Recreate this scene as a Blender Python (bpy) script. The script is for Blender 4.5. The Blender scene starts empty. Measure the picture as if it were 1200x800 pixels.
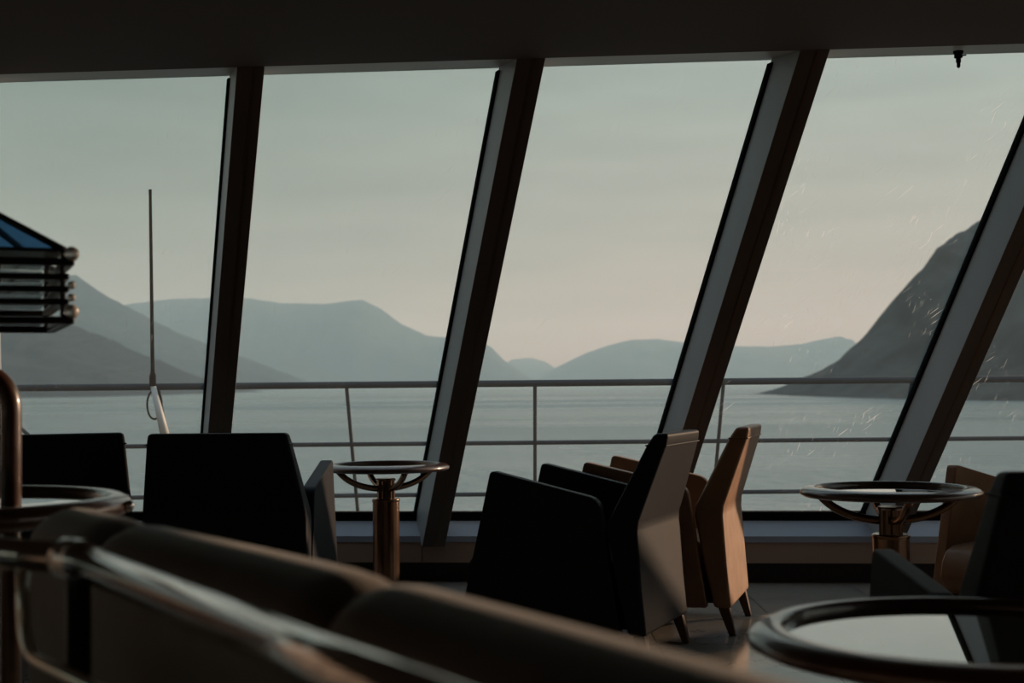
import bpy, bmesh, math, random
from mathutils import Vector, Matrix, Euler
from mathutils import noise as mnoise
S = bpy.context.scene
C = S.collection
R = math.radians
random.seed(7)

# ---------------------------------------------------------------- camera
F = 1667.0                     # focal length in pixels of the 1200 px wide frame
EYE = Vector((0, 0, 1.10))
PITCH, ROLL = math.atan(49 / F), 0.0092
cd = bpy.data.cameras.new('camera')
cd.sensor_width = 36.0
cd.lens = F / 1200 * 36
cd.clip_start = 0.05
cd.clip_end = 60000
cd.dof.use_dof = True
cd.dof.focus_distance = 6.3
cd.dof.aperture_fstop = 3.8
cam = bpy.data.objects.new('camera', cd)
C.objects.link(cam)
cam.matrix_world = Matrix.Translation(EYE) @ (Matrix.Rotation(math.pi / 2 + PITCH, 4, 'X') @ Matrix.Rotation(-ROLL, 4, 'Z'))
S.camera = cam
M3 = cam.matrix_world.to_3x3()

def ray(px, py):
    return (M3 @ Vector(((px - 600) / F, -(py - 400) / F, -1))).normalized()
def at_y(px, py, Y):
    d = ray(px, py)
    return EYE + d * (Y / d.y)
def at_z(px, py, z):
    d = ray(px, py)
    return EYE + d * ((z - EYE.z) / d.z)

# ---------------------------------------------------------------- world
S.view_settings.view_transform = 'Standard'
S.view_settings.look = 'None'
S.view_settings.gamma = 1
S.view_settings.use_curve_mapping = False
S.view_settings.exposure = 0.86
S.cycles.use_denoising = True
S.cycles.max_bounces = 10
S.cycles.transparent_max_bounces = 24
S.cycles.volume_bounces = 1
S.cycles.sample_clamp_indirect = 4
S.cycles.caustics_reflective = False
S.cycles.caustics_refractive = False

def lin(*c):
    return tuple((v / 255 / 12.92 if v <= 10 else ((v / 255 + 0.055) / 1.055) ** 2.4) for v in c) + (1,)

W = bpy.data.worlds.new('dusk_sky')
S.world = W
W.use_nodes = True
nt = W.node_tree
nt.nodes.clear()
N = nt.nodes.new
L = nt.links.new
out = N('ShaderNodeOutputWorld')
bg = N('ShaderNodeBackground')
tc = N('ShaderNodeTexCoord')
sep = N('ShaderNodeSeparateXYZ')
L(tc.outputs['Generated'], sep.inputs[0])
def ramp(stops):
    r = N('ShaderNodeValToRGB')
    e = r.color_ramp.elements
    e[0].position, e[0].color = stops[0][0], stops[0][1]
    e[1].position, e[1].color = stops[-1][0], stops[-1][1]
    for p, c in stops[1:-1]:
        x = e.new(p)
        x.color = c
    return r
# right (sunward) and left elevation ramps
rr = ramp([(0, lin(150, 129, 116)), (0.045, lin(148, 134, 121)), (0.1, lin(138, 134, 125)), (0.2, lin(128, 136, 130)), (0.32, lin(124, 135, 134)), (0.55, lin(147, 159, 163)), (1, lin(147, 162, 176))])
rl = ramp([(0, lin(116, 115, 104)), (0.05, lin(114, 114, 104)), (0.1, lin(108, 113, 104)), (0.2, lin(93, 105, 99)), (0.32, lin(86, 98, 95)), (0.55, lin(125, 140, 147)), (1, lin(147, 162, 177))])
L(sep.outputs['Z'], rr.inputs[0])
L(sep.outputs['Z'], rl.inputs[0])
az = N('ShaderNodeMapRange')
az.inputs['From Min'].default_value = -0.36
az.inputs['From Max'].default_value = 0.22
az.interpolation_type = 'SMOOTHSTEP'
L(sep.outputs['X'], az.inputs[0])
mx = N('ShaderNodeMix')
mx.data_type = 'RGBA'
L(az.outputs[0], mx.inputs[0])
L(rl.outputs[0], mx.inputs[6])
L(rr.outputs[0], mx.inputs[7])
# faint stretched clouds
mp = N('ShaderNodeMapping')
mp.inputs['Scale'].default_value = (5, 5, 34)
L(tc.outputs['Generated'], mp.inputs[0])
nz = N('ShaderNodeTexNoise')
nz.inputs['Scale'].default_value = 1.6
nz.inputs['Detail'].default_value = 5
L(mp.outputs[0], nz.inputs['Vector'])
nr = N('ShaderNodeMapRange')
nr.inputs['From Min'].default_value = 0.35
nr.inputs['From Max'].default_value = 0.75
nr.inputs['To Min'].default_value = 1.03
nr.inputs['To Max'].default_value = 0.89
L(nz.outputs[0], nr.inputs[0])
ml = N('ShaderNodeVectorMath')
ml.operation = 'SCALE'
L(mx.outputs[2], ml.inputs[0])
L(nr.outputs[0], ml.inputs['Scale'])
L(ml.outputs[0], bg.inputs['Color'])
bg.inputs['Strength'].default_value = 1.0
L(bg.outputs[0], out.inputs[0])

sd = bpy.data.lights.new('sun', 'SUN')
sd.energy = 2.7
sd.angle = R(2.0)
sd.color = (1.0, 0.73, 0.50)
sun = bpy.data.objects.new('sun', sd)
C.objects.link(sun)
SUN_AZ, SUN_EL = R(60), R(11)          # azimuth measured from straight ahead to the right
sv = Vector((math.sin(SUN_AZ) * math.cos(SUN_EL), math.cos(SUN_AZ) * math.cos(SUN_EL), math.sin(SUN_EL)))
sun.rotation_euler = sv.to_track_quat('Z', 'Y').to_euler()

# ---------------------------------------------------------------- materials
def mat(name, col, rough=0.5, metal=0.0, spec=0.5, coat=0.0, coat_rough=0.05):
    m = bpy.data.materials.new(name)
    m.use_nodes = True
    b = m.node_tree.nodes['Principled BSDF']
    b.inputs['Base Color'].default_value = tuple(col[:3]) + (1,)
    b.inputs['Roughness'].default_value = rough
    b.inputs['Metallic'].default_value = metal
    b.inputs['Specular IOR Level'].default_value = spec
    b.inputs['Coat Weight'].default_value = coat
    b.inputs['Coat Roughness'].default_value = coat_rough
    return m
def noisy(m, c1, c2, scale=8, stretch=(1, 1, 1), detail=5, bump=0.0, bscale=None, dist=0.01):
    t = m.node_tree
    b = t.nodes['Principled BSDF']
    co = t.nodes.new('ShaderNodeTexCoord')
    mp = t.nodes.new('ShaderNodeMapping')
    mp.inputs['Scale'].default_value = stretch
    t.links.new(co.outputs['Object'], mp.inputs[0])
    n = t.nodes.new('ShaderNodeTexNoise')
    n.inputs['Scale'].default_value = scale
    n.inputs['Detail'].default_value = detail
    t.links.new(mp.outputs[0], n.inputs['Vector'])
    r = t.nodes.new('ShaderNodeValToRGB')
    r.color_ramp.elements[0].position = 0.3
    r.color_ramp.elements[1].position = 0.7
    r.color_ramp.elements[0].color = tuple(c1[:3]) + (1,)
    r.color_ramp.elements[1].color = tuple(c2[:3]) + (1,)
    t.links.new(n.outputs[0], r.inputs[0])
    t.links.new(r.outputs[0], b.inputs['Base Color'])
    if bump:
        n2 = t.nodes.new('ShaderNodeTexNoise')
        n2.inputs['Scale'].default_value = bscale or scale
        n2.inputs['Detail'].default_value = 4
        t.links.new(mp.outputs[0], n2.inputs['Vector'])
        bp = t.nodes.new('ShaderNodeBump')
        bp.inputs['Strength'].default_value = bump
        bp.inputs['Distance'].default_value = dist
        t.links.new(n2.outputs[0], bp.inputs['Height'])
        t.links.new(bp.outputs[0], b.inputs['Normal'])
    return m

M = {}
M['black_leather'] = noisy(mat('black_leather', (0, 0, 0), 0.55, spec=0.13), (0.010, 0.013, 0.018), (0.015, 0.018, 0.024), 14, bump=0.25, bscale=260, dist=0.002)
M['brown_leather'] = noisy(mat('brown_leather', (0, 0, 0), 0.48, spec=0.4), (0.26, 0.14, 0.075), (0.37, 0.205, 0.115), 9, bump=0.25, bscale=240, dist=0.002)
M['sofa_leather'] = noisy(mat('sofa_leather', (0, 0, 0), 0.55, spec=0.2), (0.125, 0.112, 0.103), (0.165, 0.148, 0.137), 7, bump=0.25, bscale=200, dist=0.002)
M['sofa_leather'].node_tree.nodes['Principled BSDF'].inputs['Sheen Weight'].default_value = 0.2
M['leg_wood'] = noisy(mat('leg_wood', (0, 0, 0), 0.4), (0.075, 0.034, 0.018), (0.13, 0.06, 0.032), 12, (1, 1, .2))
M['rim_wood'] = noisy(mat('rim_wood', (0, 0, 0), 0.35, spec=0.5, coat=0.7, coat_rough=0.06), (0.040, 0.017, 0.010), (0.075, 0.032, 0.018), 14, (1, 1, 1))
M['bronze'] = noisy(mat('bronze', (0, 0, 0), 0.24, metal=1.0), (0.22, 0.135, 0.09), (0.30, 0.185, 0.125), 6)
M['dark_steel'] = mat('dark_steel', (0.23, 0.17, 0.14), 0.2, metal=1.0)
M['column_wood'] = noisy(mat('column_wood', (0, 0, 0), 0.28, coat=0.7, coat_rough=0.1), (0.060, 0.026, 0.014), (0.12, 0.052, 0.027), 10, (1, 1, .1))
M['chrome'] = mat('chrome', (0.75, 0.75, 0.76), 0.12, metal=1.0)
M['rail_bronze'] = noisy(mat('rail_bronze', (0, 0, 0), 0.07, metal=1.0), (0.74, 0.67, 0.62), (0.80, 0.73, 0.68), 6)
M['brushed_steel'] = mat('brushed_steel', (0.9, 0.88, 0.8), 0.3, metal=1.0)
M['glass_top'] = mat('smoked_table_glass', (0.012, 0.018, 0.017), 0.02, spec=0.9, coat=1.0, coat_rough=0.01)
M['ceiling'] = mat('ceiling_paint', (0.085, 0.062, 0.052), 0.8)
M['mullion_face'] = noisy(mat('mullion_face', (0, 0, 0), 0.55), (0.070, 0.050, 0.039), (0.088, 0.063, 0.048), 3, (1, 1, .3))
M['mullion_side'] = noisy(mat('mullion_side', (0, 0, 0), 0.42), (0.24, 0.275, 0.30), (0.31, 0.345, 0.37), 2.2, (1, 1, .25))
M['groove'] = mat('groove_brass', (0.11, 0.072, 0.048), 0.4, metal=0.7)
M['rubber'] = mat('black_rubber', (0.006, 0.006, 0.007), 0.8, spec=0.02)
M['ledge'] = mat('ledge_paint', (0.22, 0.255, 0.31), 0.35)
M['panel'] = noisy(mat('wall_panel', (0, 0, 0), 0.6), (0.24, 0.165, 0.125), (0.28, 0.195, 0.15), 2)
M['dark'] = mat('dark_wall', (0.22, 0.20, 0.19), 0.7)
M['toe'] = mat('dark_toe_board', (0.006, 0.006, 0.008), 0.55)
M['head'] = mat('head_frame_paint', (0.5, 0.49, 0.46), 0.45)
M['rail_paint'] = noisy(mat('rail_paint', (0, 0, 0), 0.6, spec=0.12), (0.024, 0.038, 0.052), (0.034, 0.050, 0.066), 3)
M['deck'] = noisy(mat('deck_paint', (0, 0, 0), 0.6), (0.05, 0.07, 0.065), (0.07, 0.09, 0.085), 3)
M['white_paint'] = mat('weathered_white_paint', (0.5, 0.5, 0.47), 0.5)
def tinted(name, col, refl=0.08):
    m = bpy.data.materials.new(name)
    m.use_nodes = True
    t = m.node_tree
    t.nodes.clear()
    o = t.nodes.new('ShaderNodeOutputMaterial')
    a = t.nodes.new('ShaderNodeBsdfTransparent')
    a.inputs[0].default_value = col + (1,)
    g = t.nodes.new('ShaderNodeBsdfGlossy')
    g.inputs['Roughness'].default_value = 0.05
    x = t.nodes.new('ShaderNodeMixShader')
    x.inputs[0].default_value = refl
    t.links.new(a.outputs[0], x.inputs[1])
    t.links.new(g.outputs[0], x.inputs[2])
    t.links.new(x.outputs[0], o.inputs[0])
    return m
M['roof_glass'] = tinted('blue_lantern_glass', (0.25, 0.42, 0.60), 0.25)
_t = M['roof_glass'].node_tree
_g = next(q for q in _t.nodes if q.type == 'BSDF_GLOSSY')
_l = _t.nodes.new('ShaderNodeBsdfTranslucent')
_l.inputs[0].default_value = (0.36, 0.60, 0.85, 1)
_t.links.new(_l.outputs[0], next(q for q in _t.nodes if q.type == 'MIX_SHADER').inputs[2])
_t.nodes.remove(_g)
M['pale_glint'] = mat('glint_painted_knob', (0.95, 0.9, 0.84), 0.15, coat=1.0)  # pale base stands in for the sun glint on chrome knobs
M['pale_glint'].node_tree.nodes['Principled BSDF'].inputs['Transmission Weight'].default_value = 0.55
M['lantern_metal'] = mat('lantern_black_metal', (0.012, 0.011, 0.012), 0.3)

def floor_material():
    m = mat('marble_tile', (0, 0, 0), 0.3, spec=0.5)
    t = m.node_tree
    b = t.nodes['Principled BSDF']
    n = t.nodes.new
    l = t.links.new
    co = n('ShaderNodeTexCoord')
    br = n('ShaderNodeTexBrick')
    br.offset = 0
    br.inputs['Scale'].default_value = 1
    br.inputs['Brick Width'].default_value = 0.6
    br.inputs['Row Height'].default_value = 0.6
    br.inputs['Mortar Size'].default_value = 0.004
    br.inputs['Color1'].default_value = (0.22, 0.205, 0.175, 1)
    br.inputs['Color2'].default_value = (0.25, 0.23, 0.20, 1)
    br.inputs['Mortar'].default_value = (0.08, 0.07, 0.06, 1)
    l(co.outputs['Object'], br.inputs[0])
    ns = n('ShaderNodeTexNoise')
    ns.inputs['Scale'].default_value = 4
    ns.inputs['Detail'].default_value = 6
    l(co.outputs['Object'], ns.inputs[0])
    mixv = n('ShaderNodeMix')
    mixv.data_type = 'RGBA'
    mixv.inputs[0].default_value = 0.12
    l(co.outputs['Object'], mixv.inputs[6])
    l(ns.outputs['Color'], mixv.inputs[7])
    vo = n('ShaderNodeTexVoronoi')
    vo.feature = 'DISTANCE_TO_EDGE'
    vo.inputs['Scale'].default_value = 11
    l(mixv.outputs[2], vo.inputs['Vector'])
    cr = n('ShaderNodeMapRange')
    cr.inputs['From Max'].default_value = 0.018
    l(vo.outputs[0], cr.inputs[0])
    gate = n('ShaderNodeMapRange')          # veins only in patches
    gate.inputs['From Min'].default_value = 0.48
    gate.inputs['From Max'].default_value = 0.60
    l(ns.outputs[0], gate.inputs[0])
    inv = n('ShaderNodeMath')
    inv.operation = 'SUBTRACT'
    inv.inputs[0].default_value = 1
    l(cr.outputs[0], inv.inputs[1])
    mu = n('ShaderNodeMath')
    mu.operation = 'MULTIPLY'
    l(inv.outputs[0], mu.inputs[0])
    l(gate.outputs[0], mu.inputs[1])
    mc = n('ShaderNodeMix')
    mc.data_type = 'RGBA'
    l(mu.outputs[0], mc.inputs[0])
    l(br.outputs['Color'], mc.inputs[6])
    mc.inputs[7].default_value = (0.04, 0.032, 0.028, 1)
    l(mc.outputs[2], b.inputs['Base Color'])
    rr_ = n('ShaderNodeMapRange')
    rr_.inputs['To Min'].default_value = 0.07
    rr_.inputs['To Max'].default_value = 0.22
    l(ns.outputs[0], rr_.inputs[0])
    l(rr_.outputs[0], b.inputs['Roughness'])
    return m
M['floor'] = floor_material()

def pane_material(name, dirt):
    m = bpy.data.materials.new(name)
    m.use_nodes = True
    t = m.node_tree
    t.nodes.clear()
    n = t.nodes.new
    l = t.links.new
    o = n('ShaderNodeOutputMaterial')
    tr = n('ShaderNodeBsdfTransparent')
    tr.inputs[0].default_value = (0.965, 0.975, 0.97, 1)
    gl = n('ShaderNodeBsdfGlossy')
    gl.inputs['Roughness'].default_value = 0.0
    fr = n('ShaderNodeFresnel')
    fr.inputs[0].default_value = 1.3
    mxs = n('ShaderNodeMixShader')
    geo = n('ShaderNodeNewGeometry')         # the inner face reflects, the face a ray leaves by does not
    nb = n('ShaderNodeMath')
    nb.operation = 'SUBTRACT'
    nb.inputs[0].default_value = 1
    l(geo.outputs['Backfacing'], nb.inputs[1])
    nm = n('ShaderNodeMath')
    nm.operation = 'MULTIPLY'
    l(fr.outputs[0], nm.inputs[0])
    l(nb.outputs[0], nm.inputs[1])
    l(nm.outputs[0], mxs.inputs[0])
    l(tr.outputs[0], mxs.inputs[1])
    l(gl.outputs[0], mxs.inputs[2])
    co = n('ShaderNodeTexCoord')
    # dust film, water spots and fine scratches lying on the pane
    sp = n('ShaderNodeTexVoronoi')
    sp.inputs['Scale'].default_value = 24
    l(co.outputs['Object'], sp.inputs['Vector'])
    s1 = n('ShaderNodeMapRange')
    s1.inputs['From Min'].default_value = 0.08
    s1.inputs['From Max'].default_value = 0.03
    l(sp.outputs['Distance'], s1.inputs[0])
    def streaks(rot, sc, lo):
        wv = n('ShaderNodeMapping')
        wv.vector_type = 'TEXTURE'
        wv.inputs['Rotation'].default_value = rot
        wv.inputs['Scale'].default_value = sc
        l(co.outputs['Object'], wv.inputs[0])
        q = n('ShaderNodeTexNoise')
        q.inputs['Scale'].default_value = 1.0
        q.inputs['Detail'].default_value = 1
        l(wv.outputs[0], q.inputs['Vector'])
        m_ = n('ShaderNodeMapRange')
        m_.inputs['From Min'].default_value = lo
        m_.inputs['From Max'].default_value = lo + .05
        l(q.outputs[0], m_.inputs[0])
        return m_
    sa = streaks((R(34), R(12), 0), (.003, .04, .09), .715)
    sb = streaks((R(34), R(50), 0), (.003, .04, .16), .725)
    s2 = n('ShaderNodeMath')
    s2.operation = 'MAXIMUM'
    l(sa.outputs[0], s2.inputs[0])
    l(sb.outputs[0], s2.inputs[1])
    n3 = n('ShaderNodeTexNoise')
    n3.inputs['Scale'].default_value = 3.0
    n3.inputs['Detail'].default_value = 3
    l(co.outputs['Object'], n3.inputs['Vector'])
    g3 = n('ShaderNodeMapRange')
    g3.inputs['From Min'].default_value = 0.44
    g3.inputs['From Max'].default_value = 0.6
    l(n3.outputs[0], g3.inputs[0])
    mx_ = n('ShaderNodeMath')
    mx_.operation = 'MAXIMUM'
    l(s1.outputs[0], mx_.inputs[0])
    l(s2.outputs[0], mx_.inputs[1])
    mg = n('ShaderNodeMath')
    mg.operation = 'MULTIPLY'
    l(mx_.outputs[0], mg.inputs[0])
    l(g3.outputs[0], mg.inputs[1])
    fac = n('ShaderNodeMath')
    fac.operation = 'MULTIPLY_ADD'
    l(mg.outputs[0], fac.inputs[0])
    fac.inputs[1].default_value = 0.40 * dirt
    fac.inputs[2].default_value = 0.012
    df = n('ShaderNodeBsdfTranslucent')
    df.inputs[0].default_value = (0.9, 0.88, 0.82, 1)
    m2 = n('ShaderNodeMixShader')
    l(fac.outputs[0], m2.inputs[0])
    l(mxs.outputs[0], m2.inputs[1])
    l(df.outputs[0], m2.inputs[2])
    l(m2.outputs[0], o.inputs[0])
    return m
M['pane'] = pane_material('window_glass', 0.25)
M['pane_dirty'] = pane_material('salt_spotted_window_glass', 1.0)

def water_material():
    m = mat('sea_water', (0.19, 0.235, 0.225), 0.12, spec=0.5)
    t = m.node_tree
    b = t.nodes['Principled BSDF']
    b.inputs['IOR'].default_value = 1.33
    n = t.nodes.new
    l = t.links.new
    co = n('ShaderNodeTexCoord')
    def layer(scale, stretch, det):
        mp = n('ShaderNodeMapping')
        mp.inputs['Scale'].default_value = stretch
        l(co.outputs['Object'], mp.inputs[0])
        q = n('ShaderNodeTexNoise')
        q.inputs['Scale'].default_value = scale
        q.inputs['Detail'].default_value = det
        l(mp.outputs[0], q.inputs['Vector'])
        return q
    a = layer(0.42, (0.55, 1, 1), 5)
    c = layer(0.012, (0.35, 1, 1), 4)
    b1 = n('ShaderNodeBump')
    b1.inputs['Distance'].default_value = 1.8
    b1.inputs['Strength'].default_value = 1.0
    l(a.outputs[0], b1.inputs['Height'])
    b2 = n('ShaderNodeBump')
    b2.inputs['Distance'].default_value = 8
    b2.inputs['Strength'].default_value = 0.6
    l(c.outputs[0], b2.inputs['Height'])
    l(b1.outputs[0], b2.inputs['Normal'])
    l(b2.outputs[0], b.inputs['Normal'])
    # wind lanes: rougher and smoother water
    d = layer(0.004, (0.12, 1, 1), 3)
    mr = n('ShaderNodeMapRange')
    mr.inputs['From Min'].default_value = 0.35
    mr.inputs['From Max'].default_value = 0.65
    mr.inputs['To Min'].default_value = 0.12
    mr.inputs['To Max'].default_value = 0.42
    l(d.outputs[0], mr.inputs[0])
    l(mr.outputs[0], b.inputs['Roughness'])
    return m
M['water'] = water_material()

# ---------------------------------------------------------------- mesh helpers
def link(name, bm, m, parent=None, smooth=False, bevel=0.0, segs=2, sub=0):
    me = bpy.data.meshes.new(name)
    bmesh.ops.recalc_face_normals(bm, faces=bm.faces)
    bm.to_mesh(me)
    bm.free()
    ms = m if isinstance(m, (list, tuple)) else [m]
    for q in ms:
        me.materials.append(q)
    o = bpy.data.objects.new(name, me)
    C.objects.link(o)
    if parent:
        o.parent = parent
    if smooth:
        for p in me.polygons:
            p.use_smooth = True
    if bevel:
        bv = o.modifiers.new('bevel', 'BEVEL')
        bv.width = bevel
        bv.segments = segs
        bv.limit_method = 'ANGLE'
        bv.angle_limit = R(28)
        for p in me.polygons:
            p.use_smooth = True
        wn = o.modifiers.new('wn', 'WEIGHTED_NORMAL')
        wn.keep_sharp = False
    if sub:
        ss = o.modifiers.new('sub', 'SUBSURF')
        ss.levels = ss.render_levels = sub
        for p in me.polygons:
            p.use_smooth = True
    return o
def box(bm, a, b, mi=0):
    x0, y0, z0 = a
    x1, y1, z1 = b
    v = [bm.verts.new(p) for p in [(x0, y0, z0), (x1, y0, z0), (x1, y1, z0), (x0, y1, z0), (x0, y0, z1), (x1, y0, z1), (x1, y1, z1), (x0, y1, z1)]]
    for f in [(0, 3, 2, 1), (4, 5, 6, 7), (0, 1, 5, 4), (1, 2, 6, 5), (2, 3, 7, 6), (3, 0, 4, 7)]:
        bm.faces.new([v[i] for i in f]).material_index = mi
    return bm
def hexa(bm, p, mi=0, mids=None):
    """eight points: four of one end, four of the other"""
    v = [bm.verts.new(q) for q in p]
    fs = [(0, 3, 2, 1), (4, 5, 6, 7), (0, 1, 5, 4), (1, 2, 6, 5), (2, 3, 7, 6), (3, 0, 4, 7)]
    for k, f in enumerate(fs):
        bm.faces.new([v[i] for i in f]).material_index = mids[k] if mids else mi
    return bm
def tube(bm, pts, r, n=16, closed=False, caps=True, r_list=None):
    pts = [Vector(p) for p in pts]
    rings = []
    up = None
    for i, p in enumerate(pts):
        if closed:
            t = (pts[(i + 1) % len(pts)] - pts[i - 1]).normalized()
        else:
            t = (pts[min(i + 1, len(pts) - 1)] - pts[max(i - 1, 0)]).normalized()
        if up is None:
            a = Vector((0, 0, 1)) if abs(t.z) < 0.9 else Vector((1, 0, 0))
            up = (a - t * a.dot(t)).normalized()
        else:
            up = (up - t * up.dot(t)).normalized()
        s = t.cross(up)
        rad = r_list[i] if r_list else r
        rings.append([bm.verts.new(p + (up * math.cos(2 * math.pi * k / n) + s * math.sin(2 * math.pi * k / n)) * rad) for k in range(n)])
    m_ = len(rings)
    for i in range(m_ if closed else m_ - 1):
        A, B = rings[i], rings[(i + 1) % m_]
        for k in range(n):
            bm.faces.new([A[k], A[(k + 1) % n], B[(k + 1) % n], B[k]])
    if not closed and caps:
        bm.faces.new(rings[0][::-1])
        bm.faces.new(rings[-1])
    return bm
def lathe(bm, prof, n=48, closed=False):
    """profile of (radius, z); closed joins last to first"""
    rings = []
    for r, z in prof:
        if r < 1e-6:
            rings.append([bm.verts.new((0, 0, z))])
        else:
            rings.append([bm.verts.new((r * math.cos(2 * math.pi * k / n), r * math.sin(2 * math.pi * k / n), z)) for k in range(n)])
    q = len(rings)
    for i in range(q if closed else q - 1):
        A, B = rings[i], rings[(i + 1) % q]
        for k in range(n):
            k2 = (k + 1) % n
            if len(A) == 1 and len(B) == 1:
                continue
            if len(A) == 1:
                bm.faces.new([A[0], B[k2], B[k]])
            elif len(B) == 1:
                bm.faces.new([A[k], A[k2], B[0]])
            else:
                bm.faces.new([A[k], A[k2], B[k2], B[k]])
    return bm
def arc_pts(c, r, a0, a1, n, u, v):
    c, u, v = Vector(c), Vector(u), Vector(v)
    return [c + (u * math.cos(a0 + (a1 - a0) * i / n) + v * math.sin(a0 + (a1 - a0) * i / n)) * r for i in range(n + 1)]
def fillet(pts, r, n=8):
    """round the inner corners of a polyline"""
    pts = [Vector(p) for p in pts]
    o = [pts[0]]
    for i in range(1, len(pts) - 1):
        a, b, c = pts[i - 1], pts[i], pts[i + 1]
        d1, d2 = (a - b).normalized(), (c - b).normalized()
        k = min(r, (a - b).length * .45, (c - b).length * .45)
        p0, p1 = b + d1 * k, b + d2 * k
        for j in range(n + 1):
            t = j / n
            o.append(p0 * (1 - t) ** 2 + b * 2 * t * (1 - t) + p1 * t * t)
    o.append(pts[-1])
    return o
def thing(name, label, cat, loc=(0, 0, 0), rz=0, group=None):
    o = bpy.data.objects.new(name, None)
    C.objects.link(o)
    o.location = loc
    o.rotation_euler = (0, 0, rz)
    o['label'] = label
    o['category'] = cat
    if group:
        o['group'] = group
    return o
def struct(o, label, cat='setting', kind='structure'):
    o['kind'] = kind
    o['label'] = label
    o['category'] = cat
    return o
def NB():
    return bmesh.new()

# ---------------------------------------------------------------- the window front
Wd = Vector((math.cos(R(5.2)), -math.sin(R(5.2)), 0))             # along the window front
dn = ray(54, 2905)
Md = dn / dn.z                                                     # the mullions' lean, per metre up
Nd = Vector((-0.318, 0.948, 0))                                    # the fins' depth, outward
Z0 = 1.10
O2 = EYE + (lambda d: d * (7.25 / d.y))(ray(531.6, 450))
O2 = O2 - Md * (O2.z - 0.0)                                        # foot of the second mullion at floor level
def FP(s, z, t=0.0):
    return O2 + Wd * s + Md * z + Nd * t
SP = 1.262
FACE = 0.128
HEAD = 2.53
DEP = 0.27
INNER_Z, OUTER_Z = 0.20, 0.345
NM = range(-4, 6)
HEADO = HEAD + .022
def POS(i):
    return i * SP if i <= 0 else i * 1.233
for i in NM:
    s = POS(i)
    a = s
    b = s + FACE
    bm = NB()
    p0 = [FP(a, INNER_Z, 0), FP(b, INNER_Z, 0), FP(b, OUTER_Z, DEP), FP(a, OUTER_Z, DEP)]
    p1 = [FP(a, HEAD, 0), FP(b, HEAD, 0), FP(b, HEADO, DEP), FP(a, HEADO, DEP)]
    # order of faces: bottom, top, inner face, right side, outer face, left side
    hexa(bm, p0 + p1, mids=[0, 0, 0, 1, 1, 1])
    k = i + 5
    o = link('trim_%d' % k, bm, [M['mullion_face'], M['mullion_side']], bevel=0.004)
    struct(o, 'leaning window mullion with dark brown inner face', 'window mullion')
    # brass groove down the inner face, black gasket along the glass edge
    bm = NB()
    g0, g1 = s + FACE * 0.55, s + FACE * 0.66
    e = -0.004
    hexa(bm, [FP(g0, INNER_Z + .01, e), FP(g1, INNER_Z + .01, e), FP(g1, INNER_Z + .01, .01), FP(g0, INNER_Z + .01, .01),
              FP(g0, HEAD, e), FP(g1, HEAD, e), FP(g1, HEAD, .01), FP(g0, HEAD, .01)])
    link('groove_strip', bm, M['groove'], o)
    bm = NB()
    q0, q1 = DEP - 0.034, DEP + 0.004
    hexa(bm, [FP(a - .011, OUTER_Z, q0), FP(a + .002, OUTER_Z, q0), FP(a + .002, OUTER_Z, q1), FP(a - .011, OUTER_Z, q1),
              FP(a - .011, HEAD, q0), FP(a + .002, HEAD, q0), FP(a + .002, HEAD, q1), FP(a - .011, HEAD, q1)])
    link('gasket', bm, M['rubber'], o)
# panes
GT = DEP - 0.012
for n_, i in enumerate(list(NM)[:-1]):
    s0, s1 = POS(i) + FACE - .01, POS(i + 1) + .01
    bm = NB()
    zb, zt = OUTER_Z + .01, HEADO - .001
    hexa(bm, [FP(s0, zb, GT), FP(s1, zb, GT), FP(s1, zb, GT + .008), FP(s0, zb, GT + .008),
              FP(s0, zt, GT), FP(s1, zt, GT), FP(s1, zt, GT + .008), FP(s0, zt, GT + .008)])
    o = link('window_%d' % (n_ + 1), bm, M['pane_dirty'] if i >= 1 else M['pane'])
    struct(o, 'tall leaning lounge window pane looking over the fjord', 'window')
SL, SR = NM[0] * SP - .3, NM[-1] * SP + .4
def slab(name, pts2, m, label, cat, z_off=0, bevel=0.0, parent=None):
    """a long member along the window front; pts2 are (outward y offset from the foot line, z)"""
    bm = NB()
    A = [bm.verts.new(O2 + Wd * SL + Vector((0, y, z))) for y, z in pts2]
    B = [bm.verts.new(O2 + Wd * SR + Vector((0, y, z))) for y, z in pts2]
    n = len(pts2)
    bm.faces.new(A)
    bm.faces.new(B[::-1])
    for k in range(n):
        bm.faces.new([A[k], B[k], B[(k + 1) % n], A[(k + 1) % n]])
    o = link(name, bm, m, parent, bevel=bevel)
    if not parent:
        struct(o, label, cat)
    return o
def gy(z, t):                                # y offset (from O2) of the leaning plane at height z and depth t
    return Md.y * z + Nd.y * t - (Md.x * z + Nd.x * t) * Wd.y / Wd.x * -1 * -1
yb = gy(OUTER_Z, GT)
yp = gy(0.27, 0) + 0.075                      # face of the lower panel
slab('trim_20', [(yb - .034, .325), (yb + .04, .325), (yb + .03, .385), (yb - .052, .385)], M['rubber'], 'black gasket under the window panes', 'window seal')
slab('trim_21', [(yb - .035, .338), (yp, .258), (yp, .225), (yb + .06, .225), (yb + .06, .33)], M['ledge'], 'blue grey metal ledge under the windows', 'window ledge')
slab('wall_front', [(yp + .006, .232), (yp + .006, .112), (yp + .10, .112), (yp + .10, .232)], M['panel'], 'low brown panelled wall under the windows', 'wall')
slab('baseboard_front', [(yp + .09, -.01), (yp + .13, -.01), (yp + .13, .13), (yp + .09, .13)], M['toe'], 'dark recessed toe board under the window wall', 'baseboard')
slab('trim_22', [(yb + .07, .30), (yb + .22, .28), (yb + .22, .33), (yb + .07, .362)], M['white_paint'], 'pale outer sill outside the window panes', 'outer sill')
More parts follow.
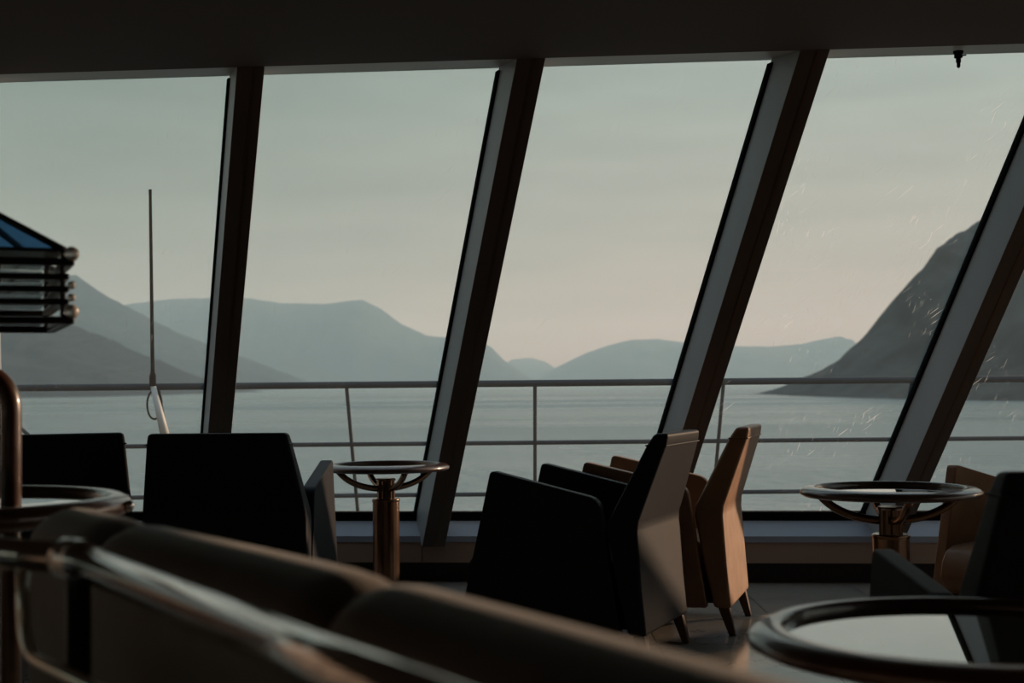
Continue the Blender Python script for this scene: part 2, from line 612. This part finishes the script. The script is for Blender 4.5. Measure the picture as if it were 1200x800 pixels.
# vertical joints in the panels
for k in range(-3, 6):
    s = POS(k) + 0.045
    bm = NB()
    c0 = O2 + Wd * s + Vector((0, yp + .003, 0))
    box(bm, (c0.x - .0015, c0.y, .116), (c0.x + .0015, c0.y + .006, .225))
    o = link('panel_joint', bm, M['toe'])
    struct(o, 'thin dark joint between the low wall panels', 'panel joint')
# head
yh_in, yh_out = gy(HEAD, -.005), gy(HEAD, DEP + .03)
slab('trim_23', [(yh_in, HEAD), (yh_out, HEADO), (yh_out, HEAD + .05), (yh_in, HEAD + .05)], M['head'], 'grey head frame above the windows', 'window head')

# room shell
XL, XR, YB = -5.7, 5.6, -4.0
FRONT = 9.2
bm = NB()
box(bm, (XL, YB, -.08), (XR, FRONT - .5, 0))
struct(link('floor', bm, M['floor']), 'pale veined marble tile floor with soft sky reflections', 'floor')
bm = NB()
fl = O2 + Wd * SL + Vector((0, yh_in, 0))
fr = O2 + Wd * SR + Vector((0, yh_in, 0))
z0, z1 = HEAD - .002, HEAD + .2
hexa(bm, [(XL - .3, YB, z0), (XR + .3, YB, z0), (XR + .3, fr.y + (XR + .3 - fr.x) * Wd.y / Wd.x, z0), (XL - .3, fl.y + (XL - .3 - fl.x) * Wd.y / Wd.x, z0),
          (XL - .3, YB, z1), (XR + .3, YB, z1), (XR + .3, fr.y + (XR + .3 - fr.x) * Wd.y / Wd.x, z1), (XL - .3, fl.y + (XL - .3 - fl.x) * Wd.y / Wd.x, z1)])
struct(link('ceiling', bm, M['ceiling']), 'dark brown ceiling of the lounge', 'ceiling')
bm = NB()
box(bm, (XL, YB - .1, 0), (XR, YB, HEAD))
struct(link('wall_back', bm, M['dark']), 'dark rear wall of the lounge', 'wall')
bm = NB()
box(bm, (XL - .1, YB, 0), (XL, 8.6, .85))
box(bm, (XL - .1, YB, 2.25), (XL, 8.6, HEAD))
box(bm, (XL - .1, 2.2, .85), (XL, 8.6, 2.25))
for y in (-3.9, -2.4, -.8, .8):
    box(bm, (XL - .1, y - .07, .85), (XL, y + .07, 2.25))
struct(link('wall_left', bm, M['dark']), 'dark left wall of the lounge', 'wall')
for k, (y0, y1) in enumerate([(-3.83, -2.47), (-2.33, -.87), (-.73, .73), (.87, 2.2)]):  # unseen left windows, added to bring sky light onto the sofa back
    bm = NB()
    box(bm, (XL - .055, y0, .85), (XL - .045, y1, 2.25))
    struct(link('window_%d' % (30 + k), bm, M['pane']), 'added side window pane out of view, letting sky light onto the sofa back', 'window')
# right wall: low parapet, posts and header, with side windows between
bm = NB()
box(bm, (XR, YB, 0), (XR + .1, 8.2, .34))
box(bm, (XR, YB, 2.40), (XR + .1, 6.8, HEAD))
box(bm, (XR, YB, .34), (XR + .1, 0.2, 2.40))
for y in (2.0, 3.9, 5.8):
    box(bm, (XR, y - .06, .34), (XR + .1, y + .06, 2.40))
struct(link('wall_right', bm, M['dark']), 'dark side wall with a row of side windows', 'wall')
for k, (y0, y1) in enumerate([(0.2, 1.94), (2.06, 3.84), (3.96, 5.74), (5.86, 6.7)]):
    bm = NB()
    box(bm, (XR + .045, y0, .34), (XR + .055, y1, 2.40))
    struct(link('window_%d' % (20 + k), bm, M['pane']), 'added side window pane out of view, letting sky light onto the sofa back', 'window')

# small sprinkler nozzle under the window head
hp = at_z(1123, 60, HEAD - .001)
t = thing('sprinkler', 'small black sprinkler nozzle under the head of the window nearest the dark headland', 'sprinkler', (hp.x, hp.y, HEAD))
bm = lathe(NB(), [(0, 0), (.022, 0), (.022, -.008), (.018, -.014), (.018, -.03), (0, -.03)], 20)
link('collar', bm, M['rubber'], t, smooth=False, bevel=.001)
bm = lathe(NB(), [(0, -.03), (.011, -.03), (.011, -.05), (.008, -.052), (.008, -.068), (.004, -.074), (0, -.074)], 16)
link('nozzle', bm, M['rubber'], t)
bm = tube(NB(), [(.018, 0, -.02), (.034, 0, -.018)], .003, 8)
link('pin', bm, M['rubber'], t)

# ---------------------------------------------------------------- armchairs
def prism(bm, prof, y0, y1):
    A = [bm.verts.new((x, y0, z)) for x, z in prof]
    B = [bm.verts.new((x, y1, z)) for x, z in prof]
    bm.faces.new(A)
    bm.faces.new(B[::-1])
    n = len(prof)
    for k in range(n):
        bm.faces.new([A[k], B[k], B[(k + 1) % n], A[(k + 1) % n]])
    return bm
def make_chair(label, leather, loc, rz, arm_f=.75, arm_r=.645, top=.90, ws=1.0, tw=.245, group=None):
    """local +x is the way the chair faces; the origin is the middle of its rear foot line on the floor"""
    t = thing('armchair', label, 'armchair', (loc[0], loc[1], 0), rz, group)
    m = M[leather]
    t.scale = (1, ws, 1)
    # kinked, tapering backrest: (z, rear x, front x, half width)
    lv = [(.120, 0.0, .075, .305), (.30, .015, .115, .312), (.52, .030, .155, .308), (.56, .027, .152, .304), (top - .045, -.072, .008, tw), (top, -.080, -.022, tw - .007)]
    bm = NB()
    rings = []
    for z, xr, xf, w in lv:
        rings.append([bm.verts.new(p) for p in [(xr, -w, z), (xf, -w, z), (xf, w, z), (xr, w, z)]])
    bm.faces.new(rings[0][::-1])
    bm.faces.new(rings[-1])
    for a, b in zip(rings, rings[1:]):
        for k in range(4):
            bm.faces.new([a[k], a[(k + 1) % 4], b[(k + 1) % 4], b[k]])
    link('backrest', bm, m, t, bevel=.014, segs=3)
    # stitched band round the top
    bm = NB()
    z, xr, xf, w = top - .048, -.072, .010, tw + .0015
    e = .0025
    box(bm, (xr - e, -w - e, z - .003), (xf + e, w + e, z + .003))
    link('seam', bm, m, t, bevel=.002)
    # armrests: slabs with a raised front and a rounded rear corner
    def arm_prof(ins=0.0):
        p = [Vector((.105, 0, .12)), Vector((.79, 0, .12)), Vector((.645, 0, arm_f)), Vector((.185, 0, arm_r))]
        q = []
        for k in range(4):
            a, b, c = p[k - 1], p[k], p[(k + 1) % 4]
            rad = .045 if k == 3 else (.022 if k == 2 else .012)
            d1, d2 = (a - b).normalized(), (c - b).normalized()
            for j in range(7):
                u = j / 6
                v = (b + d1 * rad) * (1 - u) ** 2 + b * 2 * u * (1 - u) + (b + d2 * rad) * u * u
                q.append((v.x, v.z))
        return q
    for s in (-1, 1):
        y0, y1 = (.262, .312) if s > 0 else (-.312, -.262)
        bm = prism(NB(), arm_prof(), y0, y1)
        link('armrest', bm, m, t, bevel=.006, segs=2)
    # seat cushion with a rolled front, and the frame below
    prof = [(.13, .23), (.72, .23), (.76, .25), (.785, .30), (.775, .36), (.745, .405), (.70, .425), (.55, .43), (.13, .40)]
    bm = prism(NB(), prof, -.255, .255)
    link('seat_cushion', bm, m, t, bevel=.012, segs=2)
    bm = box(NB(), (.08, -.258, .135), (.70, .258, .228))
    link('seat_frame', bm, M['rubber'], t, bevel=.004)
    for x, y, dx in [(.035, -.27, -.035), (.035, .27, -.035), (.66, -.27, .03), (.66, .27, .03)]:
        bm = NB()
        a, b = .024, .014
        z1 = .1185 if x < .3 else .1195
        hexa(bm, [(x + dx - b, y - b, 0), (x + dx + b, y - b, 0), (x + dx + b, y + b, 0), (x + dx - b, y + b, 0),
                  (x - a, y - a, z1), (x + a, y - a, z1), (x + a, y + a, z1), (x - a, y + a, z1)])
        link('leg', bm, M['leg_wood'], t, bevel=.003)
    return t
def chair_from_rear(pn, pf, **k):
    """pn, pf: the near and far rear bottom corners of the backrest in plan"""
    pn, pf = Vector(pn), Vector(pf)
    u = (pf - pn).normalized()
    c = pn + u * .305
    f = Vector((-u.y, u.x))
    return make_chair(loc=(c.x, c.y), rz=math.atan2(f.y, f.x), **k)
chair_from_rear((.505, 5.50), (.735, 6.06), label='black leather armchair seen from its side and back, in front of the brown one', leather='black_leather')
chair_from_rear((.935, 6.16), (1.110, 6.75), label='brown leather armchair standing directly behind the side-on black armchair', leather='brown_leather')
def chair_facing(px, Y, deg, **k):
    """px, Y: centre of the rear edge; deg: turn to the left from straight ahead"""
    x = (px - 600) / F * Y
    return make_chair(loc=(x, Y), rz=math.pi / 2 + R(deg), **k)
chair_facing(259, 6.1, -3, ws=1.17, tw=.262, label='black leather armchair with sunlit side, seen from behind, beside the round pedestal table', leather='black_leather')
chair_facing(60, 6.2, 24, ws=1.15, tw=.265, label='black leather armchair seen from behind, below the whip antenna and beyond the hooped stand', leather='black_leather')
chair_facing(1302, 2.95, 3, tw=.265, top=.912, label='black leather armchair seen from behind, overlapping the round glass table in front', leather='black_leather', arm_f=.68, arm_r=.625)
make_chair(label='brown leather armchair by the windows, its cushion facing the round table', leather='brown_leather', loc=(2.50, 6.05), rz=R(217))

# ---------------------------------------------------------------- round tables
def make_table(label, loc, r=.33, z=.70, rot=0.0, group='round tables on turned pedestals', hoops=False):
    t = thing('round_table', label, 'table', (loc[0], loc[1], 0), rot, group)
    # rounded rim, a turned ring with a sloping outer lip
    w = .060
    prof = []
    ro, ri = r, r - w
    pts = [(ri, z - .018), (ri + .001, z - .003), (ri + .005, z), (ro - .042, z - .0005), (ro - .026, z - .002), (ro - .012, z - .007), (ro - .003, z - .015), (ro, z - .023), (ro - .003, z - .030), (ro - .016, z - .037), (ri + .008, z - .040), (ri, z - .036)]
    bm = lathe(NB(), pts, 96, closed=True)
    link('rim', bm, M['rim_wood'], t, smooth=True)
    bm = lathe(NB(), [(0, z - .024), (ri + .001, z - .024), (ri + .001, z - .016), (0, z - .016)], 96)
    link('glass_top', bm, M['glass_top'], t)
    # four swept arms from neck to rim
    for k in range(4):
        a = k * math.pi / 2 + math.pi / 4
        bm = NB()
        r0, r1 = .040, r * .78
        zt, zb = z - .035, z - .128
        pts = []
        for j in range(15):
            q = j / 14 * math.pi / 2
            u = j / 14
            rad = r0 + (r1 - r0) * (u * .7 + .3 * math.sin(q))
            zz = zb + (zt - zb) * (.25 * u + .75 * u ** 2.2)
            pts.append((rad * math.cos(a), rad * math.sin(a), zz))
        tube(bm, pts, .0155, 14)
        link('support_arm', bm, M['bronze'], t, smooth=True)
    # neck: a bundle of rods under a cap, then the wider column
    bm = lathe(NB(), [(0, z - .076), (.045, z - .076), (.050, z - .080), (.050, z - .088), (0, z - .088)], 32)
    link('neck_cap', bm, M['dark_steel'], t)
    bm = NB()
    for k in range(8):
        a = k * math.pi / 4 + .2
        tube(bm, [(.032 * math.cos(a), .032 * math.sin(a), z - .18), (.032 * math.cos(a), .032 * math.sin(a), z - .088)], .0145, 10)
    link('neck', bm, M['bronze'], t, smooth=False)
    bm = lathe(NB(), [(0, z - .178), (.066, z - .178), (.071, z - .182), (.071, z - .19), (.068, z - .196), (.068, .03), (0, .03)], 48)
    o = link('column', bm, M['bronze'], t, bevel=.002)
    bm = lathe(NB(), [(0, 0), (.19, 0), (.19, .010), (.17, .018), (.075, .030), (0, .030)], 64)
    link('base_plate', bm, M['dark_steel'], t, smooth=True)
    return t
tb = at_z(452, 542.5, .70)
make_table('round pedestal table between the sunlit black armchair and a leaning mullion', tb, r=.325, rot=R(-18))
tr_ = at_z(1043, 569.5, .70)
make_table('round pedestal table below the headland, beside the brown cushioned armchair', tr_, r=.335, rot=R(45))
tn = at_z(1142, 734, .70)
make_table('large round table with mirror-like glass top, the one nearest the viewer', tn, r=.365, rot=R(10))

# hooped stand at the left: ring, glass and two hoop tubes that run from floor to above the top
tl_ = at_z(-75, 583, .86)
hx, hy = tl_.x, tl_.y
t = thing('hooped_stand', 'round brown stand with a tall tube hoop rising through its glass top', 'stand', (hx, hy, 0))
z, ro, ri = .86, .42, .355
bm = lathe(NB(), [(ri, z - .018), (ri + .006, z - .003), (ri + .016, z), (ro - .03, z), (ro - .008, z - .010), (ro, z - .024), (ro - .008, z - .040), (ro - .025, z - .048), (ri + .01, z - .048), (ri, z - .038)], 96, closed=True)
link('rim', bm, M['rim_wood'], t, smooth=True)
bm = lathe(NB(), [(0, z - .024), (ri + .001, z - .024), (ri + .001, z - .016), (0, z - .016)], 96)
link('glass_top', bm, M['glass_top'], t)
lx = at_y(13, 560, hy).x - hx
pts = fillet([(lx, 0, 0), (lx, 0, 1.135), (-lx, 0, 1.135), (-lx, 0, 0)], .09, 10)
bm = tube(NB(), pts, .0225, 20)
link('hoop', bm, M['rim_wood'], t, smooth=True)
bm = NB()
tube(bm, [(-ri - .02, 0, z - .05), (ri + .02, 0, z - .05)], .012, 10)
link('cross_bar', bm, M['dark_steel'], t, smooth=True)
for s in (-1, 1):
    bm = NB()
    for q in (.35,):
        box(bm, (s * lx - .03, -.25, 0), (s * lx + .03, .25, .015))
    link('foot', bm, M['dark_steel'], t, bevel=.004)
for a in (-.12, .0):
    bm = lathe(NB(), [(0, -.014), (.008, -.011), (.0135, 0), (.011, .009), (0, .014)], 16)
    o = link('clip_knob', bm, M['chrome'], t, smooth=True)
    o.location = ((ro + .004) * math.cos(a), (ro + .004) * math.sin(a), z - .022 - (.035 if a < -.05 else 0))

# lantern on top of the hoop
LH = .26
t = thing('lantern', 'square tiered black lantern with blue glass roof and corner knobs painted pale as sun glint', 'lantern', (hx, hy, 0), R(22))
def lz(py):
    return at_y(60, py + 6, hy).z
zb_ = lz(380)
bm = lathe(NB(), [(0, 1.1585), (.03, 1.1585), (.03, 1.165), (.012, 1.175), (.012, zb_), (0, zb_)], 20)
link('stem', bm, M['lantern_metal'], t)
levels = [lz(y) for y in (373, 352, 338, 324, 308)]
for k, zz in enumerate(levels):
    bm = NB()
    h = .008 if k in (0, 4) else .0065
    e = LH + (.010 if k in (0, 4) else .0)
    box(bm, (-e, -e, zz - h), (e, -e + .022, zz + h))
    box(bm, (-e, e - .022, zz - h), (e, e, zz + h))
    box(bm, (-e, -e + .022, zz - h), (-e + .022, e - .022, zz + h))
    box(bm, (e - .022, -e + .022, zz - h), (e, e - .022, zz + h))
    link('tier_frame', bm, M['lantern_metal'], t, bevel=.003)
for zz0, zz1 in list(zip(levels, levels[1:])) + [(levels[-1], lz(293))]:
    bm = box(NB(), (-LH + .03, -LH + .03, zz0 + .007), (LH - .03, LH - .03, zz1 - .006))
    link('glass_band', bm, M['pane'], t)
    for sx in (-1, 1):
        for sy in (-1, 1):
            bm = NB()
            tube(bm, [(sx * (LH - .012), sy * (LH - .012), zz0 + .005), (sx * (LH - .012), sy * (LH - .012), zz1 - .005)], .006, 8)
            link('corner_post', bm, M['lantern_metal'], t)
ze, za = lz(292), lz(292) + .118
bm = NB()
E = LH - .02
ap = .06
for k in range(4):
    c = [(-1, -1), (1, -1), (1, 1), (-1, 1)]
    (x0, y0), (x1, y1) = c[k], c[(k + 1) % 4]
b0 = [bm.verts.new((sx * E, sy * E, ze)) for sx, sy in ((-1, -1), (1, -1), (1, 1), (-1, 1))]
b1 = [bm.verts.new((sx * ap, sy * ap, za)) for sx, sy in ((-1, -1), (1, -1), (1, 1), (-1, 1))]
bm.faces.new(b0[::-1])
bm.faces.new(b1)
for k in range(4):
    bm.faces.new([b0[k], b0[(k + 1) % 4], b1[(k + 1) % 4], b1[k]])
link('roof', bm, M['roof_glass'], t)
for sx, sy in ((-1, -1), (1, -1), (1, 1), (-1, 1)):
    bm = tube(NB(), [(sx * (E + .01), sy * (E + .01), ze - .004), (sx * ap, sy * ap, za + .004)], .008, 8)
    link('hip_bar', bm, M['lantern_metal'], t, smooth=True)
bm = box(NB(), (-ap - .01, -ap - .01, za - .002), (ap + .01, ap + .01, za + .02))
link('roof_cap', bm, M['lantern_metal'], t, bevel=.003)
bm = NB()
box(bm, (-E - .012, -E - .012, ze - .008), (E + .012, E + .012, ze))
link('eave', bm, M['lantern_metal'], t, bevel=.002)
for sx in (-1, 1):
    for sy in (-1, 1):
        for zz, rr_ in ((levels[0] + .018, .016), (levels[1] + .008, .009), (levels[2] + .008, .009), (levels[4] + .017, .016)):
            bm = NB()
            bmesh.ops.create_uvsphere(bm, u_segments=20, v_segments=12, radius=rr_)
            o = link('corner_knob', bm, M['pale_glint'], t, smooth=True)
            o.location = (sx * (LH + .004), sy * (LH + .004), zz)

# ---------------------------------------------------------------- handrail in the foreground
HZ = .88
h0, h1, h2 = at_z(-90, 640, HZ), at_z(92, 655, HZ), at_z(440, 800, HZ)
h3 = h2 + (h2 - h1).normalized() * .9
t = thing('handrail', 'blurred bronze tube handrail with a bright collar running behind the sofa', 'handrail', (h1.x, h1.y, 0))
bo = Vector((h1.x, h1.y, 0))
bm = tube(NB(), [h0 - bo, h1 - bo], .0205, 24)
link('tube_section', bm, M['rail_bronze'], t, smooth=True)
bm = tube(NB(), [h1 - bo, h3 - bo], .0215, 24)
link('tube_section', bm, M['rail_bronze'], t, smooth=True)
d = (h2 - h1).normalized()
bm = tube(NB(), fillet([h1 - bo - (h1 - h0).normalized() * .028, h1 - bo, h1 - bo + d * .028], .02), .0260, 24)
link('collar', bm, M['chrome'], t, smooth=True)
for q in (h1, h3):
    p = q - bo
    bm = tube(NB(), [(p.x, p.y, 0), (p.x, p.y, HZ - .02)], .016, 16)
    link('post', bm, M['lantern_metal'], t, smooth=True)
# lower loop rail
la, lb, lc = at_y(26, 690, 1.88), at_y(28, 765, 1.88), at_y(200, 850, 1.55)
lb2 = Vector((lb.x, lb.y, lb.z))
bm = tube(NB(), fillet([Vector((la.x, la.y, HZ - .015)) - bo, lb2 - bo, lc - bo + Vector((0, 0, 0))], .06, 10), .0085, 14)
link('lower_rail', bm, M['brushed_steel'], t, smooth=True)

# ---------------------------------------------------------------- sofa, curved bench with rolled back cushions
SZ = .90
# smooth plan line of the crest, laid out by arc length
line = [Vector((-.765, 2.44)), Vector((-.57, 2.13)), Vector((-.145, 1.49)), Vector((.30, .72))]
def cat(P, n=40):
    o = []
    Q = [P[0] * 2 - P[1]] + P + [P[-1] * 2 - P[-2]]
    for i in range(1, len(Q) - 2):
        for j in range(n):
            u = j / n
            a, b, c, d_ = Q[i - 1], Q[i], Q[i + 1], Q[i + 2]
            o.append(.5 * ((2 * b) + (c - a) * u + (2 * a - 5 * b + 4 * c - d_) * u * u + (3 * b - a - 3 * c + d_) * u ** 3))
    o.append(P[-1])
    return o
t = thing('sofa', 'long curved dark leather sofa seen from behind, its rolled back blurred', 'sofa', (line[2].x, line[2].y, 0))
so = Vector((line[2].x, line[2].y, 0))
full = cat(line, 40)
def sofa_loft(name, idx0, idx1, prof_fn, m, gap=.006):
    pts = full[idx0:idx1 + 1]
    bm = NB()
    rings = []
    n = len(pts)
    length = sum((pts[i + 1] - pts[i]).length for i in range(n - 1))
    run = 0
    # end rounding
    stations = []
    for i in range(n):
        if i:
            run += (pts[i] - pts[i - 1]).length
        stations.append(run)
    for i in range(n):
        tg = (pts[min(i + 1, n - 1)] - pts[max(i - 1, 0)]).normalized()
        nr_ = Vector((-tg.y, tg.x))        # towards the seat side (+x, +y)
        e = min(stations[i], length - stations[i])
        prof = prof_fn(e)
        rings.append([bm.verts.new((pts[i].x + nr_.x * a - so.x, pts[i].y + nr_.y * a - so.y, z)) for a, z in prof])
    k = len(rings[0])
    bm.faces.new(rings[0][::-1])
    bm.faces.new(rings[-1])
    for A, B in zip(rings, rings[1:]):
        for j in range(k):
            bm.faces.new([A[j], A[(j + 1) % k], B[(j + 1) % k], B[j]])
    return link(name, bm, m, t, smooth=True)
def back_prof(e):
    g = min(1.0, (e + .0005) / .085)
    sq = math.sqrt(max(0.0, 1 - (1 - g) ** 2))
    shr = .03 * (1 - sq)
    cz, ry, rz_ = SZ - .075 - shr * .2, .078 - shr * .75, .075 - shr * .8
    o = []
    for j in range(13):
        a = math.pi * j / 12
        o.append((-math.cos(a) * ry * -1 * -1, cz + math.sin(a) * rz_))
    lo = .45
    o += [(ry * .98, cz - .12), (ry * .9, lo), (-ry * .85, lo), (-ry * .98, cz - .12)]
    return o
def rear_prof(e):
    return [(-.062, .06), (-.066, .46), (.062, .46), (.062, .06)]
for k in range(3):
    sofa_loft('back_cushion', k * 40, (k + 1) * 40, back_prof, M['sofa_leather'])
sofa_loft('rear_panel', 13, 118, rear_prof, M['sofa_leather'])
for k in range(3):
    sofa_loft('seat_cushion', k * 40, (k + 1) * 40, lambda e: [(.06, .26), (.60, .26), (.64, .30), (.64, .40), (.60, .43), (.06, .44)], M['sofa_leather'])
sofa_loft('plinth', 2, 118, lambda e: [(.0, .0), (.55, .0), (.55, .255), (.0, .255)], M['rubber'])

# ---------------------------------------------------------------- outside: deck, railing, antenna
RY = 9.4
bm = NB()
box(bm, (-12, 8.75, -.25), (12, 10.6, -.02))
struct(link('outer_deck', bm, M['deck']), 'narrow dark outer deck below the railing', 'deck')
bm = NB()
box(bm, (-12, 10.45, -14), (12, 10.6, -.25))
struct(link('hull_front', bm, M['white_paint']), 'ship side below the outer deck', 'hull')
dv = ray(627, 2900)
PL = dv / dv.z
rail = thing('deck_railing', 'three-bar grey deck railing across the view outside the windows', 'railing', (0, RY, 0))
ro_ = Vector((0, RY, 0))
ztop = at_y(627, 449, RY).z
zz = [ztop]
for py in (518.5, 578.5):
    # on the leaning plane of the posts
    d = ray(627, py)
    k = (RY + PL.y * 0 - 0)
    # solve RY + PL.y*(z-ztop) = s*d.y ; 1.1 + s*d.z = z
    s_ = (RY + PL.y * (EYE.z - ztop)) / (d.y - PL.y * d.z)
    zz.append(EYE.z + s_ * d.z)
for k, z in enumerate(zz):
    y = PL.y * (z - ztop)
    bm = tube(NB(), [(-9, y, z), (9, y, z)], .0225 if k == 0 else .015, 16)
    link('top_rail' if k == 0 else 'lower_bar', bm, M['rail_paint'], rail, smooth=True)
sp_ = (848 - 627) / F * RY
x0 = at_y(627, 449, RY).x
base_vp = PL
for k in range(-4, 5):
    xx = x0 + k * sp_
    zlow = -.02
    # posts lean inboard, all parallel
    top = Vector((xx, 0, ztop))
    bot = top + PL * (zlow - ztop)
    bm = tube(NB(), [bot, top], .0125, 12)
    link('post', bm, M['rail_paint'], rail, smooth=True)
# slanting stay at the far left
a = at_y(-20, 462, RY - .25) - ro_
b = at_y(45, 520, RY - .25) - ro_
bm = tube(NB(), [a, b, b + (b - a) * 1.2], .012, 10)
link('stay', bm, M['rail_paint'], rail, smooth=True)

ab, at_ = at_y(179, 447, RY - .06), at_y(176, 222, RY - .06)
t = thing('whip_antenna', 'thin dark whip antenna on a slanting bracket at the deck railing', 'antenna', ab)
v = at_ - ab
bm = tube(NB(), [v * .0, v * .5, v * .985], .01, 12, r_list=[.0135, .0115, .0100])
link('whip', bm, M['rubber'], t, smooth=True)
bm = tube(NB(), [v * .98, v], .011, 12)
link('tip', bm, M['rubber'], t, smooth=True)
bm = NB()
tube(bm, [Vector((0, 0, -.03)), v * .03, v * .05], .02, 14, r_list=[.022, .022, .014])
link('mount', bm, M['rubber'], t, smooth=True)
q = at_y(197, 525, RY - .10) - ab
bm = tube(NB(), [Vector((0, 0, -.02)), q], .024, 12, r_list=[.018, .034])
link('bracket', bm, M['white_paint'], t, smooth=True)
q = at_y(181, 474, RY - .06) - ab
bm = tube(NB(), [q + Vector((math.cos(a_) * .048, 0, math.sin(a_) * .095)) for a_ in [j * 2 * math.pi / 28 for j in range(28)]], .0065, 8, closed=True)
link('cable_loop', bm, M['rubber'], t, smooth=True)
bm = tube(NB(), [Vector((.0, 0, -.02)), Vector((.012, -.01, -.07)), q + Vector((.03, 0, .06))], .009, 8)
link('cable', bm, M['rubber'], t, smooth=True)

# ---------------------------------------------------------------- sea and mountains
SEA = -14.0
bm = NB()
vs = [bm.verts.new(p) for p in [(-40000, 10.7, SEA), (40000, 10.7, SEA), (40000, 45000, SEA), (-40000, 45000, SEA)]]
bm.faces.new(vs)
struct(link('sea', bm, M['water']), 'calm grey green fjord water with wind lanes', 'sea')

def rock_material(name, c1, c2, scale):
    m = noisy(mat(name, (0, 0, 0), 0.9, spec=0.2), c1, c2, scale, detail=8)
    return m
M['forest'] = rock_material('forested_slope', (0.004, 0.008, 0.010), (0.018, 0.023, 0.027), 0.02)
M['rock'] = rock_material('rocky_slope', (0.008, 0.013, 0.013), (0.055, 0.063, 0.060), 0.018)

def horizon(px):
    return 449 - ROLL * (px - 600)
def mountain(name, D, prof, width, m, label, rough=1.0, seed=0):
    prof = sorted(prof)
    def h(px):
        if px <= prof[0][0]:
            return prof[0][1]
        for (a, ya), (b, yb2) in zip(prof, prof[1:]):
            if px <= b:
                u = (px - a) / (b - a)
                return ya + (yb2 - ya) * u
        return prof[-1][1]
    px0, px1 = prof[0][0], prof[-1][0]
    nx = int((px1 - px0) / 2.2)
    nf, nb = 26, 10
    bm = NB()
    grid = []
    for i in range(nx + 1):
        px = px0 + (px1 - px0) * i / nx
        X = (px - 600) / F * D
        jit = mnoise.fractal(Vector((px * .05, seed, 0)), 1.0, 2.0, 5) * 1.3 * rough
        jit += mnoise.noise(Vector((px * .6, seed + 9, 0))) * .5 * rough
        Hc = EYE.z + (horizon(px) - h(px) + jit) / F * D
        Hc = max(Hc, SEA - 2)
        H = Hc - SEA
        col = []
        for j in range(nf + nb + 1):
            if j <= nf:
                v = j / nf
                f = v ** .85
                Y = D - width * (1 - v)
            else:
                v = 1 - (j - nf) / nb
                f = v
                Y = D + width * .8 * (1 - v)
            nse = mnoise.ridged_multi_fractal(Vector((X / (width * .35), Y / (width * .35), seed * 3.1)), 1.0, 2.1, 5, 1.0, 2.0) - 1.0
            z = SEA - 3 + (H + 3) * f
            z += nse * H * .16 * math.sin(math.pi * min(v, 1)) * (1 if j <= nf else .3)
            col.append(bm.verts.new((X, Y, z)))
        grid.append(col)
    for a, b in zip(grid, grid[1:]):
        for j in range(len(a) - 1):
            bm.faces.new([a[j], b[j], b[j + 1], a[j + 1]])
    o = link(name, bm, m, smooth=True)
    struct(o, label, 'mountain')
    return o
mountain('mountain', 1480, [(900, 470), (922, 462), (945, 457), (962, 448), (970, 438), (985, 427), (1000, 414), (1025, 394), (1040, 377), (1050, 352), (1062, 335), (1075, 321), (1095, 305), (1100, 290), (1115, 279), (1130, 270), (1155, 257), (1200, 243), (1290, 232), (1400, 250), (1560, 262), (1700, 240), (1900, 270), (2100, 300)],
         560, M['rock'], 'steep dark headland rising from the water at the right', 2.2, 3)
mountain('mountain', 3100, [(-700, 250), (-400, 280), (-200, 330), (-60, 352), (40, 368), (78, 380), (105, 388), (130, 397), (157, 411), (196, 427), (215, 436), (235, 444), (262, 456), (275, 462)],
         900, M['forest'], 'low dark wooded slope at the left behind the antenna', 1.8, 5)
mountain('mountain', 6400, [(-500, 300), (-250, 270), (-80, 300), (20, 318), (70, 321), (90, 323), (108, 335), (125, 347), (150, 359), (180, 376), (220, 394), (260, 410), (300, 424), (340, 439), (372, 452), (392, 462)],
         1500, M['forest'], 'grey blue middle ridge falling behind the dark slope at the left', .9, 8)
mountain('mountain', 11500, [(60, 380), (110, 366), (150, 356), (200, 350), (245, 349), (290, 349), (330, 355), (380, 356), (412, 352), (425, 351), (445, 361), (470, 379), (500, 393), (530, 396), (560, 400), (575, 406), (590, 421), (612, 437), (630, 447), (650, 456)],
         2200, M['forest'], 'long pale ridge in the middle distance left of centre', .6, 12)
mountain('mountain', 16500, [(560, 452), (585, 430), (600, 421), (622, 419), (640, 424), (652, 432), (668, 442), (690, 455)],
         2200, M['forest'], 'small very pale peak on the horizon between two ridges', .5, 15)
mountain('mountain', 13500, [(610, 456), (630, 444), (650, 431), (690, 412), (715, 404), (740, 398), (770, 397), (800, 401), (850, 405), (900, 406), (940, 403), (965, 397), (985, 394), (1000, 408), (1020, 430), (1050, 440), (1100, 450), (1130, 458)],
         2600, M['forest'], 'pale teal ridge on the horizon right of centre', .5, 19)
mountain('mountain', 5600, [(250, 460), (285, 456), (340, 456.5), (372, 458), (385, 462)],
         240, M['forest'], 'thin low spit of land at the waterline left of centre', .3, 23)

# haze over the fjord
hm = bpy.data.materials.new('fjord_haze')
hm.use_nodes = True
hm.node_tree.nodes.clear()
o_ = hm.node_tree.nodes.new('ShaderNodeOutputMaterial')
vs_ = hm.node_tree.nodes.new('ShaderNodeVolumeScatter')
vs_.inputs['Color'].default_value = (0.54, 0.85, 1.0, 1)
vs_.inputs['Density'].default_value = 0.000085
vs_.inputs['Anisotropy'].default_value = 0.0
hm.node_tree.links.new(vs_.outputs[0], o_.inputs['Volume'])
bm = box(NB(), (-16000, 500, SEA - 5), (16000, 22000, 900))
hz = link('haze', bm, hm)
struct(hz, 'thin grey blue haze lying over the fjord', 'haze', 'stuff')
